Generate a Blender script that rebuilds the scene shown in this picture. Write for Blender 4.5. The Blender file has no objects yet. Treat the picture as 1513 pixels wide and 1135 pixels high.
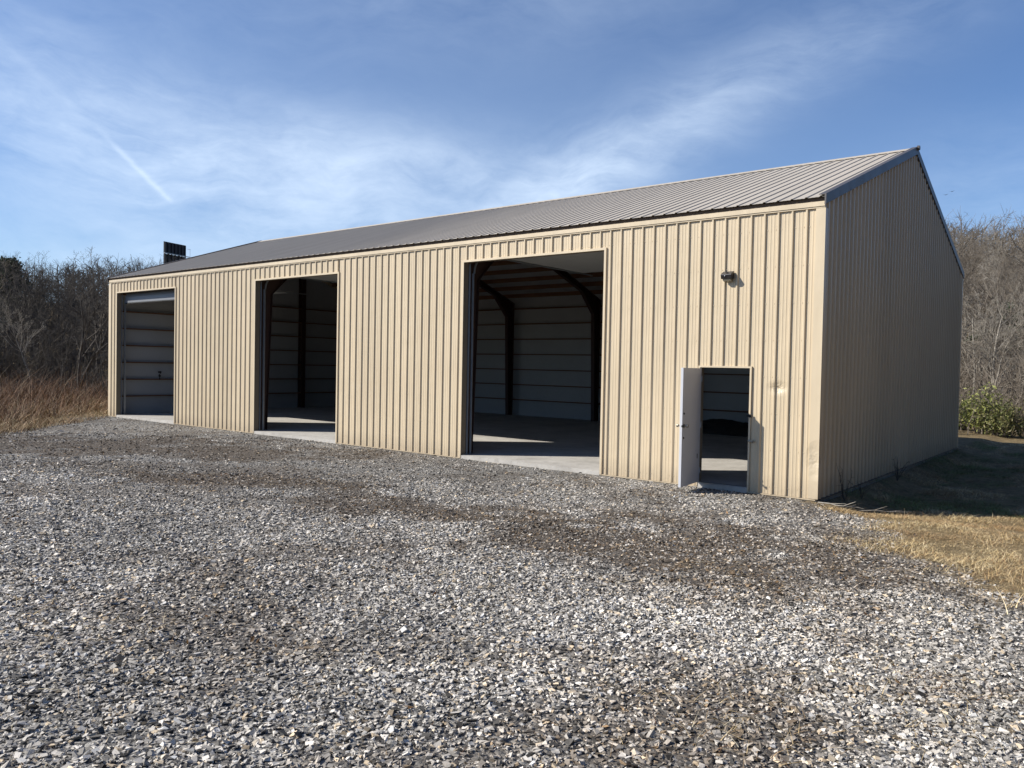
import bpy, bmesh, math, random
import numpy as np
from mathutils import Vector, Matrix
rng = np.random.default_rng(7)
random.seed(7)
COL = bpy.context.scene.collection
SC = bpy.context.scene
# ------------------------------------------------------------------ camera
CX, CY, CZ = 4.0371, -12.8833, 2.0529
YAW, PITCH, ROLL, FPX = -0.6745, -0.0242, 0.0194, 1167.84
Fv = Vector((math.sin(YAW)*math.cos(PITCH), math.cos(YAW)*math.cos(PITCH), math.sin(PITCH)))
Rv = Vector((math.cos(YAW), -math.sin(YAW), 0))
Uv = Rv.cross(Fv)
rr = Rv*math.cos(ROLL)+Uv*math.sin(ROLL)
uu = -Rv*math.sin(ROLL)+Uv*math.cos(ROLL)
cd = bpy.data.cameras.new('camera'); cam = bpy.data.objects.new('camera', cd); COL.objects.link(cam)
M4 = Matrix((rr, uu, -Fv)).transposed().to_4x4(); M4.translation = (CX, CY, CZ)
cam.matrix_world = M4
cd.sensor_width = 36; cd.lens = FPX/1513*36; cd.clip_end = 3000; cd.clip_start = .05
SC.camera = cam
F2 = np.array([math.sin(YAW), math.cos(YAW)]); R2 = np.array([math.cos(YAW), -math.sin(YAW)])
def fl(f, l):            # metres ahead of / to the right of the photographer -> world x, y
    return CX+F2[0]*f+R2[0]*l, CY+F2[1]*f+R2[1]*l
def tofl(x, y):
    dx, dy = x-CX, y-CY
    return dx*F2[0]+dy*F2[1], dx*R2[0]+dy*R2[1]

# ------------------------------------------------------------------ noise
_T = np.random.default_rng(3).random((256, 256))
def vnoise(x, y):
    x = np.asarray(x, float); y = np.asarray(y, float)
    xi = np.floor(x).astype(int); yi = np.floor(y).astype(int)
    fx = x-xi; fy = y-yi; fx = fx*fx*(3-2*fx); fy = fy*fy*(3-2*fy)
    a = _T[xi % 256, yi % 256]; b = _T[(xi+1) % 256, yi % 256]; c = _T[xi % 256, (yi+1) % 256]; d = _T[(xi+1) % 256, (yi+1) % 256]
    return (a*(1-fx)+b*fx)*(1-fy)+(c*(1-fx)+d*fx)*fy
def fbm(x, y, o=4):
    s = 0; a = .5
    for i in range(o):
        s = s+a*vnoise(x*2**i+i*17.3, y*2**i+i*9.1); a *= .5
    return s/(1-.5**o)
def sst(t):
    t = np.clip(t, 0, 1); return t*t*(3-2*t)

# ------------------------------------------------------------------ ground shape and cover
def gz(x, y):
    x = np.asarray(x, float); y = np.asarray(y, float)
    z = -.03+.42*sst((-y-.6)/11.5)*sst((9-np.abs(x+2)+16)/16)
    z = z-.2*sst(x/.7+.1)*sst((y+1.0)/2.2)
    z = z+.12*sst((y-9)/5)*sst(x/.7)
    out = 1-np.exp(-np.maximum(0, np.maximum(-y, np.maximum(-25-x, y-12.5)))*1.2)
    out = np.maximum(out, 1-np.exp(-np.maximum(0, x)*1.2))
    z = z+(fbm(x*.35, y*.35, 3)-.5)*.14*out*(1-.6*sst(x/2))+(fbm(x*1.7+5, y*1.7, 3)-.5)*.035*out
    f, l = tofl(x, y)
    r = np.sqrt(f*f+l*l); a = np.arctan2(l, f)
    hh = 13+7*sst((a+.3)/.7)
    z = z+hh*sst((r-52)/170)*sst((f+30)/60)+ (fbm(x*.02, y*.02, 3)-.5)*6*sst((r-70)/150)
    return z
LE0 = np.array([-24.6, -.15]); LE1 = np.array([-19., -5.2])
def gravel_mask(x, y):
    x = np.asarray(x, float); y = np.asarray(y, float)
    n = (fbm(x*.8, y*.8, 4)-.5); n2 = (fbm(x*3.1+40, y*3.1, 3)-.5)
    d = (LE1-LE0)/np.linalg.norm(LE1-LE0)
    sl = (x-LE0[0])*(-d[1])+(y-LE0[1])*d[0]          # + = far side
    left = sst((-sl*-1+.0+n*2.2+n2*.6)/.5+.5)
    # right edge: from the corner of the building curving towards the camera side
    xe = np.interp(y, [-9, -6, -4.4, -4., -2.7, -1.1, -.3, 0, 30], [4.6, 3.9, 3.05, 2.3, 1.35, .75, .45, .1, 0])
    right = sst((xe-x+n*1.5+n2*.9)/.9+.5)
    front = sst((-y+.4)/.3)
    return left*right*np.maximum(front, 0)
# brown, dirty areas of the lot: (forward, lateral, radius f, radius l, strength)
DIRT = []
def pix(u, v, z):
    d = Fv+rr*((u-756.5)/FPX)-uu*((v-567.5)/FPX); t = (z-CZ)/d.z
    return CX+d.x*t, CY+d.y*t
for (u, v, ru, rv, s) in [(1020, 800, 260, 34, .95), (1150, 835, 190, 26, .7), (760, 758, 190, 15, 1.0), (560, 742, 90, 13, .8), (330, 708, 150, 11, 1.0), (150, 655, 260, 15, .95), (260, 690, 260, 9, .6),
                          (190, 735, 120, 10, .4), (1320, 815, 130, 45, .7), (900, 742, 120, 9, .5), (1050, 1110, 190, 60, .7), (880, 1010, 120, 26, .35), (350, 890, 130, 14, .35), (600, 660, 200, 8, .35), (60, 920, 60, 9, .3), (1330, 1040, 180, 25, .45), (1180, 740, 90, 12, .3), (640, 1010, 90, 30, .25), (300, 1000, 220, 26, .3)]:
    z0 = .15
    x0, y0 = pix(u, v, z0); f0, l0 = tofl(x0, y0)
    x1, y1 = pix(u, v-rv, z0); f1, _ = tofl(x1, y1)
    x2, y2 = pix(u, v+rv, z0); f2, _ = tofl(x2, y2)
    DIRT.append((f0, l0, (f1-f2)/2, ru*f0/FPX, s))
def dirt(x, y):
    f, l = tofl(x, y)
    n = fbm(x*.9+3, y*.9, 4)-.5; n2 = fbm(x*2.9+9, y*2.9+4, 3)-.5
    n3 = fbm(x*9, y*9, 2)-.5; o = np.zeros_like(f)
    for f0, l0, rf, rl, s in DIRT:
        q = ((f-f0)/rf)**2+((l-l0)/rl)**2
        o = np.maximum(o, s*np.clip(1.5-q*.55+n*2.6+n2*2.4+n3*1.2, 0, 1))
    o = np.maximum(o, np.clip(.10+n*2.0+n2*1.5, 0, .6))
    return o

# ------------------------------------------------------------------ node helper
class NB:
    def __init__(s, tree): s.t = tree; s.n = tree.nodes; s.l = tree.links
    def node(s, typ, **kw):
        n = s.n.new(typ)
        for k, v in kw.items(): setattr(n, k, v)
        return n
    def put(s, sock, v):
        if v is None: return
        if isinstance(v, bpy.types.NodeSocket): s.l.new(v, sock)
        else: sock.default_value = v
    def m(s, op, a, b=None, c=None, clamp=False):
        n = s.node('ShaderNodeMath', operation=op); n.use_clamp = clamp
        for i, v in enumerate((a, b, c)): s.put(n.inputs[i], v)
        return n.outputs[0]
    def mix(s, f, a, b, bt='MIX'):
        n = s.node('ShaderNodeMix', data_type='RGBA', blend_type=bt)
        s.put(n.inputs[0], f); s.put(n.inputs[6], a); s.put(n.inputs[7], b); return n.outputs[2]
    def noise(s, vec, scale, detail=3, rough=.55, dist=0):
        n = s.node('ShaderNodeTexNoise'); s.put(n.inputs['Vector'], vec); n.inputs['Scale'].default_value = scale
        n.inputs['Detail'].default_value = detail; n.inputs['Roughness'].default_value = rough; n.inputs['Distortion'].default_value = dist
        return n.outputs[0]
    def mapv(s, vec, scale=(1, 1, 1), rot=(0, 0, 0), loc=(0, 0, 0)):
        n = s.node('ShaderNodeMapping'); s.put(n.inputs[0], vec); n.inputs[1].default_value = loc; n.inputs[2].default_value = rot; n.inputs[3].default_value = scale
        return n.outputs[0]
    def ramp(s, f, pts):
        n = s.node('ShaderNodeValToRGB'); s.put(n.inputs[0], f); e = n.color_ramp.elements
        while len(e) < len(pts): e.new(.5)
        for el, (p, c) in zip(e, pts): el.position = p; el.color = c if len(c) == 4 else (*c, 1)
        return n.outputs[0]
    def bump(s, h, strength=.3, dist=.01, nrm=None):
        n = s.node('ShaderNodeBump'); n.inputs['Strength'].default_value = strength; n.inputs['Distance'].default_value = dist
        s.put(n.inputs['Height'], h); s.put(n.inputs['Normal'], nrm); return n.outputs[0]
def newmat(name, color=(.5, .5, .5), rough=.6, metal=0, spec=.5):
    m = bpy.data.materials.new(name); m.use_nodes = True; b = NB(m.node_tree)
    p = b.n['Principled BSDF']; p.inputs['Base Color'].default_value = (*color, 1); p.inputs['Roughness'].default_value = rough
    p.inputs['Metallic'].default_value = metal; p.inputs['Specular IOR Level'].default_value = spec
    return m, b, p
def objcoord(b): return b.node('ShaderNodeTexCoord').outputs['Object']
def simple(name, color, rough=.6, metal=0, var=.15, scale=6, bump=.1, spec=.5, bdist=.005):
    m, b, p = newmat(name, color, rough, metal, spec)
    o = objcoord(b); n = b.noise(o, scale, 5, .6)
    k = b.m('MULTIPLY_ADD', n, 2*var, 1-var)
    b.put(p.inputs['Base Color'], b.mix(1, (*color, 1), b.node_rgb(k) if False else k, 'MULTIPLY'))
    b.put(p.inputs['Roughness'], b.m('MULTIPLY_ADD', n, .2, rough-.1, clamp=True))
    if bump: b.put(p.inputs['Normal'], b.bump(b.noise(o, scale*6, 4), bump, bdist))
    return m
MAT = {}
# painted steel siding: tan, slightly chalky, dusty near the bottom, oil-canned
def siding(name, c):
    m, b, p = newmat(name, c, .42, 0, .5)
    geo = b.node('ShaderNodeNewGeometry'); pos = geo.outputs['Position']
    streak = b.noise(b.mapv(pos, (9, 9, .25)), 1, 3)
    blotch = b.noise(pos, .9, 3)
    k = b.m('ADD', b.m('MULTIPLY', streak, .14), b.m('MULTIPLY', blotch, .12)); k = b.m('ADD', k, .87)
    col = b.mix(1, (*c, 1), k, 'MULTIPLY')
    sep = b.node('ShaderNodeSeparateXYZ'); b.put(sep.inputs[0], pos)
    wn = b.node('ShaderNodeTexWhiteNoise', noise_dimensions='1D'); b.put(wn.inputs['W'], b.m('FLOOR', b.m('DIVIDE', b.m('ADD', b.m('ADD', sep.outputs[0], sep.outputs[1]), .3), .9144)))
    col = b.mix(1, col, b.m('MULTIPLY_ADD', wn.outputs['Value'], .09, .95), 'MULTIPLY')
    lowd = b.m('MULTIPLY', b.m('SUBTRACT', 1, b.m('DIVIDE', sep.outputs[2], .35), clamp=True), b.m('MULTIPLY', b.noise(pos, 7, 5, .7), .55))
    col = b.mix(lowd, col, (.16, .12, .085, 1))
    b.put(p.inputs['Base Color'], col)
    can = b.noise(b.mapv(pos, (1.6, 1.6, 1.1)), 1.6, 2, .5)
    can2 = b.noise(b.mapv(pos, (7, 7, .5)), 1, 2, .5)
    # the dent right of the walk-in door
    d = b.node('ShaderNodeVectorMath', operation='DISTANCE'); b.put(d.inputs[0], b.mapv(pos, (1.1, 0, 1.7))); d.inputs[1].default_value = (-.655*1.1, 0, 1.76*1.7)
    dm = b.m('SUBTRACT', 1, b.m('DIVIDE', d.outputs['Value'], .26), clamp=True)
    dn = b.m('MULTIPLY', b.m('MULTIPLY', dm, dm), b.m('ADD', .6, b.m('MULTIPLY', b.noise(pos, 15, 3, .6), 2.2)))
    d2 = b.node('ShaderNodeVectorMath', operation='DISTANCE'); b.put(d2.inputs[0], b.mapv(pos, (1.6, 1, .9))); d2.inputs[1].default_value = (0, 0, .62*.9)
    dm2 = b.m('SUBTRACT', 1, b.m('DIVIDE', d2.outputs['Value'], .3), clamp=True)
    h = b.m('ADD', b.m('MULTIPLY', can, .011), b.m('MULTIPLY', can2, .004))
    h = b.m('SUBTRACT', h, b.m('MULTIPLY', dn, .026)); h = b.m('SUBTRACT', h, b.m('MULTIPLY', b.m('MULTIPLY', dm2, b.noise(pos, 6, 2)), .05))
    b.put(p.inputs['Normal'], b.bump(h, 1, 1))
    b.put(p.inputs['Roughness'], b.m('MULTIPLY_ADD', blotch, .2, .27))
    return m
TAN = (.55, .452, .312)
MAT['siding'] = siding('painted_tan_steel', TAN)
MAT['trim'] = siding('painted_tan_trim', (.57, .472, .33))
# roof
m, b, p = newmat('roof_steel', (.4, .37, .33), .42, 0, .12)
pos = b.node('ShaderNodeNewGeometry').outputs['Position']
k = b.m('ADD', b.m('MULTIPLY', b.noise(b.mapv(pos, (3.4, .3, .3)), 1, 3), .3), .84)
b.put(p.inputs['Base Color'], b.mix(1, (.42, .38, .325, 1), k, 'MULTIPLY'))
b.put(p.inputs['Roughness'], b.m('MULTIPLY_ADD', b.noise(pos, 2, 3), .2, .5))
b.put(p.inputs['Normal'], b.bump(b.noise(b.mapv(pos, (1, 3, 3)), 1, 2), .5, .01))
MAT['roof'] = m
MAT['rake'] = simple('rake_steel', (.10, .09, .085), .45, .2, .1, 2, 0)
MAT['eave'] = simple('roof_edge_shade', (.09, .065, .05), .8)  # shadow of the overhang put into the colour of the gap closure
MAT['jamb'] = simple('shaded_jamb_steel', (.2, .16, .11), .5, 0, .1, 3)  # tan trim again, with the shade of the reveal put into its colour
m, b, p = newmat('concrete', (.42, .4, .36), .75)
o = b.node('ShaderNodeNewGeometry').outputs['Position']
n1 = b.noise(o, 1.1, 6, .65); n2 = b.noise(o, 14, 5, .7)
c = b.ramp(b.m('ADD', b.m('MULTIPLY', n1, .7), b.m('MULTIPLY', n2, .3)), [(.3, (.27, .255, .23)), (.5, (.40, .38, .345)), (.68, (.5, .48, .44))])
st = b.ramp(b.noise(b.mapv(o, (2.2, 2.2, 2.2), loc=(4, 2, 0)), 1.3, 7, .75), [(.55, (0, 0, 0)), (.66, (1, 1, 1))])
c = b.mix(b.m('MULTIPLY', st, .35), c, (.13, .115, .1, 1))
b.put(p.inputs['Base Color'], c); b.put(p.inputs['Normal'], b.bump(n2, .3, .004)); MAT['concrete'] = m
MAT['insul'] = simple('white_vinyl_insulation', (.35, .355, .36), .55, 0, .12, 1.2, .35, bdist=.02)
MAT['wood'] = simple('red_brown_lumber', (.14, .065, .03), .75, 0, .3, 5)
MAT['iron'] = simple('red_oxide_steel', (.045, .02, .014), .65, 0, .25, 3)
MAT['galv'] = simple('galvanised_steel', (.35, .37, .39), .4, .6, .15, 9, .05)
MAT['door'] = simple('white_door_paint', (.56, .57, .6), .4, 0, .06, 2.5, .04)
MAT['ohdoor'] = simple('grey_overhead_door', (.5, .5, .48), .5, 0, .06, 2.5, .04)
MAT['sect'] = simple('dimmed_grey_door', (.17, .18, .2), .5, 0, .1, 2)  # overhead door grey, darkened to offset light bounced up from the gravel
MAT['dark'] = simple('dark_hardware', (.025, .023, .022), .4, .5, .2, 12)
MAT['bronze'] = simple('dark_bronze_housing', (.03, .028, .03), .3, .3, .15, 12, .05)
MAT['rubber'] = simple('black_rubber', (.012, .012, .012), .8)
m, b, p = newmat('frosted_lens', (.25, .23, .18), .25); b.put(p.inputs['Normal'], b.bump(b.noise(objcoord(b), 80, 2), .3, .002)); MAT['lens'] = m
MAT['brass'] = simple('worn_steel_lock', (.3, .27, .22), .35, .8, .2, 30)

# ------------------------------------------------------------------ object helpers
def tag(o, label=None, cat=None, group=None, kind=None):
    if label: o['label'] = label
    if cat: o['category'] = cat
    if group: o['group'] = group
    if kind: o['kind'] = kind
    return o
def empty(name, loc=(0, 0, 0)):
    o = bpy.data.objects.new(name, None); COL.objects.link(o); o.location = loc; o.empty_display_size = .2; return o
def link(name, me, parent=None, mat=None):
    if mat is not None: me.materials.append(mat)
    o = bpy.data.objects.new(name, me); COL.objects.link(o)
    if parent is not None: o.parent = parent
    return o
class MB:
    def __init__(s): s.v = []; s.f = []
    def add(s, vs, fs):
        k = len(s.v); s.v += [tuple(v) for v in vs]; s.f += [tuple(i+k for i in f) for f in fs]; return s
    def box(s, x0, x1, y0, y1, z0, z1):
        return s.add([(x0, y0, z0), (x1, y0, z0), (x1, y1, z0), (x0, y1, z0), (x0, y0, z1), (x1, y0, z1), (x1, y1, z1), (x0, y1, z1)],
                     [(0, 3, 2, 1), (4, 5, 6, 7), (0, 1, 5, 4), (1, 2, 6, 5), (2, 3, 7, 6), (3, 0, 4, 7)])
    def prism(s, poly, axis, a, b):
        n = len(poly)
        def P(p, t): return (t, p[0], p[1]) if axis == 0 else ((p[0], t, p[1]) if axis == 1 else (p[0], p[1], t))
        vs = [P(p, a) for p in poly]+[P(p, b) for p in poly]
        return s.add(vs, [tuple(range(n))[::-1], tuple(range(n, 2*n))]+[(i, (i+1) % n, n+(i+1) % n, n+i) for i in range(n)])
    def tube(s, p0, p1, r0, r1=None, n=8):
        r1 = r0 if r1 is None else r1
        p0 = Vector(p0); p1 = Vector(p1); d = (p1-p0).normalized(); a = d.orthogonal().normalized(); c = d.cross(a)
        vs = []
        for p, r in ((p0, r0), (p1, r1)):
            for i in range(n):
                t = 2*math.pi*i/n; vs.append(p+(a*math.cos(t)+c*math.sin(t))*r)
        return s.add(vs, [(i, (i+1) % n, n+(i+1) % n, n+i) for i in range(n)]+[tuple(range(n))[::-1], tuple(range(n, 2*n))])
    def xf(s, M):
        s.v = [tuple(M @ Vector(v)) for v in s.v]; return s
    def build(s, name, mat, parent=None, bevel=0, smooth=False):
        me = bpy.data.meshes.new(name); me.from_pydata(s.v, [], s.f); me.materials.append(mat)
        bm = bmesh.new(); bm.from_mesh(me); bmesh.ops.recalc_face_normals(bm, faces=bm.faces)
        if bevel: bmesh.ops.bevel(bm, geom=[e for e in bm.edges], offset=bevel, segments=1, affect='EDGES')
        bm.to_mesh(me); bm.free()
        me.polygons.foreach_set('use_smooth', [bool(smooth)]*len(me.polygons))
        return link(name, me, parent)
def npmesh(name, V, Fq, mat, parent=None, attrs=None, smooth=False):
    """V (n,3), Fq (m,k) index array"""
    me = bpy.data.meshes.new(name); k = Fq.shape[1]
    me.vertices.add(len(V)); me.vertices.foreach_set('co', np.ascontiguousarray(V, np.float32).ravel())
    me.loops.add(Fq.size); me.loops.foreach_set('vertex_index', np.ascontiguousarray(Fq, np.int32).ravel())
    me.polygons.add(len(Fq)); me.polygons.foreach_set('loop_start', np.arange(0, Fq.size, k, dtype=np.int32))
    me.update(calc_edges=True)
    me.polygons.foreach_set('use_smooth', np.full(len(Fq), bool(smooth)))
    for an, (dom, typ, data) in (attrs or {}).items():
        a = me.attributes.new(an, typ, dom); a.data.foreach_set('value' if typ == 'FLOAT' else 'color', np.ascontiguousarray(data, np.float32).ravel())
    if mat is not None: me.materials.append(mat)
    o = bpy.data.objects.new(name, me); COL.objects.link(o)
    if parent is not None: o.parent = parent
    return o

# ================================================================== THE BUILDING
L, D, H, RZ = 24.384, 12.0, 4.80, 6.86     # length, depth, eave, ridge
BX0, BX1 = -L, 0.
bld = empty('metal_building', (0, 0, 0))
tag(bld, 'long tan ribbed steel barn with three open bays and a grey gabled roof', 'building')
PITCHN = 0.2286
def profile(a0, a1, phase):
    """panel outline: list of (along, out) with tall ribs each 9 inches and two low ones between"""
    pts = [(a0, 0)]
    k0 = int(math.floor((a0-phase)/PITCHN))-1; k1 = int(math.ceil((a1-phase)/PITCHN))+1
    for k in range(k0, k1+1):
        c = phase+k*PITCHN
        for (d, o) in [(-.029, 0), (-.012, .028), (.012, .028), (.029, 0), (.082, 0), (.090, .0035), (.102, .0035), (.110, 0), (.139, 0), (.147, .0035), (.159, .0035), (.167, 0)]:
            t = c+d
            if a0+1e-4 < t < a1-1e-4: pts.append((t, o))
    pts.append((a1, 0)); return pts
def panel(mb, a0, a1, z0, z1, phase, fn, zt=None):
    """one piece of siding. fn(along, out, z) -> point; zt(along) -> top"""
    pr = profile(a0, a1, phase); vs = []; fs = []
    zs = [z0, None]
    for (a, o) in pr:
        top = zt(a) if zt else z1
        vs += [fn(a, o, z0), fn(a, o, top)]
    for i in range(len(pr)-1): fs.append((2*i, 2*i+2, 2*i+3, 2*i+1))
    mb.add(vs, fs)
    # screws in rows beside the ribs
def screws(mb, a0, a1, z0, z1, phase, fn, out=.0):
    k0 = int(math.ceil((a0-phase)/PITCHN)); k1 = int(math.floor((a1-phase)/PITCHN))
    for k in range(k0, k1+1):
        for dd in ((.045,) if k % 2 else (.045, -.045)):
            a = phase+k*PITCHN+dd
            if not a0+.02 < a < a1-.02: continue
            for j in range(0, 9):
                z = .12+j*.605
                if z0+.03 < z < z1-.02:
                    s = .0065; P = [fn(a-s, out, z-s), fn(a+s, out, z-s), fn(a+s, out, z+s), fn(a-s, out, z+s), fn(a-s, out+.005, z-s), fn(a+s, out+.005, z-s), fn(a+s, out+.005, z+s), fn(a-s, out+.005, z+s)]
                    mb.add(P, [(4, 5, 6, 7), (0, 1, 5, 4), (1, 2, 6, 5), (2, 3, 7, 6), (3, 0, 4, 7)])
PH = -1.1375*PITCHN
FY = -.012
ffront = lambda a, o, z: (a, FY-o, z)
HD = 4.27                                    # head of the big openings
DOORS = [(-23.82, -19.92), (-15.52, -11.93), (-7.64, -4.05)]
MD = (-2.03, -1.13, 2.075)
mb = MB(); sc = MB()
xs = [BX0, DOORS[0][0], DOORS[0][1], DOORS[1][0], DOORS[1][1], DOORS[2][0], DOORS[2][1], MD[0], MD[1], BX1]
for a0, a1 in [(xs[0], xs[1]), (xs[2], xs[3]), (xs[4], xs[5]), (xs[6], xs[7]), (xs[8], xs[9])]:
    panel(mb, a0, a1, 0, 4.645, PH, ffront); screws(sc, a0, a1, 0, 4.6, PH, ffront)
for a0, a1 in DOORS: panel(mb, a0, a1, HD, 4.645, PH, ffront); screws(sc, a0, a1, HD, 4.6, PH, ffront)
panel(mb, MD[0], MD[1], MD[2], 4.645, PH, ffront); screws(sc, MD[0], MD[1], MD[2], 4.6, PH, ffront)
fw = mb.build('front_siding', MAT['siding'], bld)
s_ = sc.build('screw', MAT['trim'], fw); tag(s_, kind='stuff')
def ztop(y): return H-.03+(RZ-H)*(1-abs(y-D/2)/(D/2))-.06
mb = MB(); fr = lambda a, o, z: (.012+o, a, z)
panel(mb, 0, D/2, 0, 0, .11, fr, ztop); panel(mb, D/2, D, 0, 0, .11, fr, ztop)
mb.build('end_siding', MAT['siding'], bld)
mb = MB(); flf = lambda a, o, z: (-L-.012-o, a, z)
panel(mb, 0, D/2, 0, 0, .11, flf, ztop); panel(mb, D/2, D, 0, 0, .11, flf, ztop)
mb.build('end_siding', MAT['siding'], bld)
mb = MB(); panel(mb, BX0, BX1, 0, 4.78, PH, lambda a, o, z: (a, D+.012+o, z)); mb.build('rear_siding', MAT['siding'], bld)
# roof panels
tb = math.atan2(RZ-H, D/2); EO = .09
roof = MB()
for sgn in (1, -1):
    def froof(a, o, t, sgn=sgn):
        o = o*.62
        y = D/2-sgn*t*math.cos(tb); z = RZ+.03-t*math.sin(tb)
        return (a, y-sgn*o*math.sin(tb), z+o*math.cos(tb))
    Lr = (D/2)/math.cos(tb)+EO
    pr = profile(BX0-.04, BX1+.04, PH); vs = []; fs = []; NT = 2
    for a, o in pr:
        for j in range(NT): vs.append(froof(a, o, .02+(Lr-.02)*j/(NT-1)))
    for i in range(len(pr)-1):
        for j in range(NT-1):
            k = i*NT+j; fs.append((k, k+1, k+NT+1, k+NT))
    roof.add(vs, fs)
ro = roof.build('roof', MAT['roof'], bld)
sm = ro.modifiers.new('s', 'SOLIDIFY'); sm.thickness = .004; sm.offset = -1
mb = MB(); w = .17
pts = [(D/2-w, RZ+.062-w*math.tan(tb)), (D/2, RZ+.072), (D/2+w, RZ+.062-w*math.tan(tb)), (D/2+w, RZ+.05-w*math.tan(tb)), (D/2, RZ+.06), (D/2-w, RZ+.05-w*math.tan(tb))]
mb.prism(pts, 0, BX0-.05, BX1+.05); mb.build('ridge_cap', MAT['roof'], ro)
# rake trims along both gables
for x0, x1 in ((BX1+.03, BX1+.055), (BX0-.055, BX0-.03)):
    for sgn in (1, -1):
        mb = MB(); ye = D/2-sgn*(D/2+EO+.01)
        y0, z0 = ye, RZ-(D/2+EO+.01)*math.tan(tb)
        poly = [(ye, z0-.09), (ye, z0+.075), (D/2, RZ+.085), (D/2, RZ-.08)]
        mb.prism(poly, 0, x0, x1)
        xa, xb = (x0-.09, x0) if x0 > -1 else (x1, x1+.09)
        mb.prism([(ye, z0+.063), (ye, z0+.075), (D/2, RZ+.085), (D/2, RZ+.073)], 0, xa, xb)
        # lap joint and rib closures
        mb.build('rake_trim', MAT['rake'], ro)
# small dark end of the ridge roll
mb = MB(); mb.tube((BX1+.05, D/2, RZ+.055), (BX1+.1, D/2, RZ+.055), .055, .05, 10); mb.build('ridge_end_cap', MAT['rake'], ro)
# eave trim + closure strip, darkened to stand in for the roof edge's shadow
mb = MB(); mb.box(BX0-.012, BX1+.028, -.058, -.036, 4.655, 4.735); mb.box(BX0-.012, BX1+.028, -.046, -.036, 4.63, 4.655); mb.box(BX0-.012, BX1+.028, -.036, -.0, 4.64, 4.735)
mb.build('eave_trim', MAT['trim'], bld, .003)
mb = MB(); mb.box(BX0, BX1, -.03, .02, 4.737, 4.80); mb.build('eave_shade_closure', MAT['eave'], bld)
# corner trims
def corner(x, s):
    mb = MB()
    a, c = (x-.115, x+.037) if s > 0 else (x-.037, x+.115)
    mb.box(a, c, -.042, -.036, .005, 4.632)
    e = x+.037 if s > 0 else x-.037
    mb.box(min(e, e-s*.006), max(e, e-s*.006), -.036, .1, .005, 4.632)
    mb.box(a if s > 0 else c-.006, a+.006 if s > 0 else c, -.036, -.012, .005, 4.632)
    return mb
corner(0, 1).build('corner_trim', MAT['trim'], bld); corner(-L, -1).build('corner_trim', MAT['trim'], bld)
mb = MB(); mb.box(.0, .04, D-.08, D+.04, 0, 4.7); mb.build('corner_trim', MAT['trim'], bld)
# opening trims: outer face border + jamb reveal
def opening(x0, x1, zh, w=.045, dep=.115, sill=0.055):
    mb = MB(); yo = -.044
    mb.box(x0-w, x0, yo, yo+.006, 0.0, zh+w); mb.box(x1, x1+w, yo, yo+.006, 0.0, zh+w); mb.box(x0, x1, yo, yo+.006, zh, zh+w)
    mb.box(x0-w, x0-w+.005, yo+.006, -.012, 0, zh+w); mb.box(x1+w-.005, x1+w, yo+.006, -.012, 0, zh+w); mb.box(x0-w+.005, x1+w-.005, yo+.006, -.012, zh+w-.005, zh+w)
    tr_ = mb.build('opening_trim', MAT['trim'], bld); mb = MB()
    mb.box(x0-.006, x0, yo+.006, dep, sill-.02, zh); mb.box(x1, x1+.006, yo+.006, dep, sill-.02, zh); mb.box(x0, x1, yo+.006, dep, zh, zh+.006)
    return mb.build('jamb_liner', MAT['jamb'], tr_)
for a0, a1 in DOORS: opening(a0, a1, HD)
opening(MD[0], MD[1], MD[2], .03, .12)
# slab with a rough front edge
mb = MB(); mb.box(BX0+.0, BX1-.0, .0, D, -.6, .05)
for (a, c) in DOORS+[(MD[0], MD[1])]: mb.box(a+.002, c-.002, -.035, 0, -.6, .048)
sl = mb.build('concrete_slab', MAT['concrete'], bld)
mb = MB(); mb.box(BX1-.0, BX1+.006, -.005, D+.01, -.6, -.01); mb.build('foundation_edge', MAT['concrete'], bld)
mb = MB(); mb.box(BX1+.006, BX1+.034, 0.1, D, -.022, .0); mb.build('base_trim', MAT['rake'], bld)
for a0, a1 in [(xs[0], xs[1]), (xs[2], xs[3]), (xs[4], xs[5]), (xs[6], xs[7]), (xs[8], xs[9])]:
    MB().box(a0+.003, a1-.003, -.034, -.002, -.022, -.003).build('base_trim', MAT['trim'], bld)
# inside: insulation liners
mb = MB()
def gable(x0, x1): return [(.16, .05), (D-.16, .05), (D-.16, H-.22), (D/2, RZ-.25), (.16, H-.22)]
mb.prism(gable(0, 0), 0, BX0+.05, BX0+.06); mb.build('wall_insulation', MAT['insul'], bld)
mb = MB(); mb.prism(gable(0, 0), 0, BX1-.06, BX1-.05); mb.build('wall_insulation', MAT['insul'], bld)
mb = MB(); mb.box(BX0+.06, BX1-.06, D-.06, D-.05, .05, H-.045); mb.build('wall_insulation', MAT['insul'], bld)
mb = MB()
for a0, a1 in [(xs[0]+.06, xs[1]), (xs[2], xs[3]), (xs[4], xs[5]), (xs[6], xs[7]), (xs[8], xs[9]-.06)]: mb.box(a0+.01, a1-.01, .02, .03, .05, H-.1)
for a0, a1 in DOORS: mb.box(a0-.01, a1+.01, .02, .03, HD+.02, H-.1)
mb.box(MD[0]-.01, MD[1]+.01, .02, .03, MD[2]+.02, H-.1)
mb.build('wall_insulation', MAT['insul'], bld)
mb = MB()
for sgn in (1, -1):
    y0 = .02 if sgn > 0 else D-.02
    z0 = H-.06
    mb.prism([(y0, z0), (D/2, RZ-.06), (D/2, RZ-.07), (y0, z0-.01)], 0, BX0+.06, BX1-.06)
mb.build('roof_insulation', MAT['insul'], bld)
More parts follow.
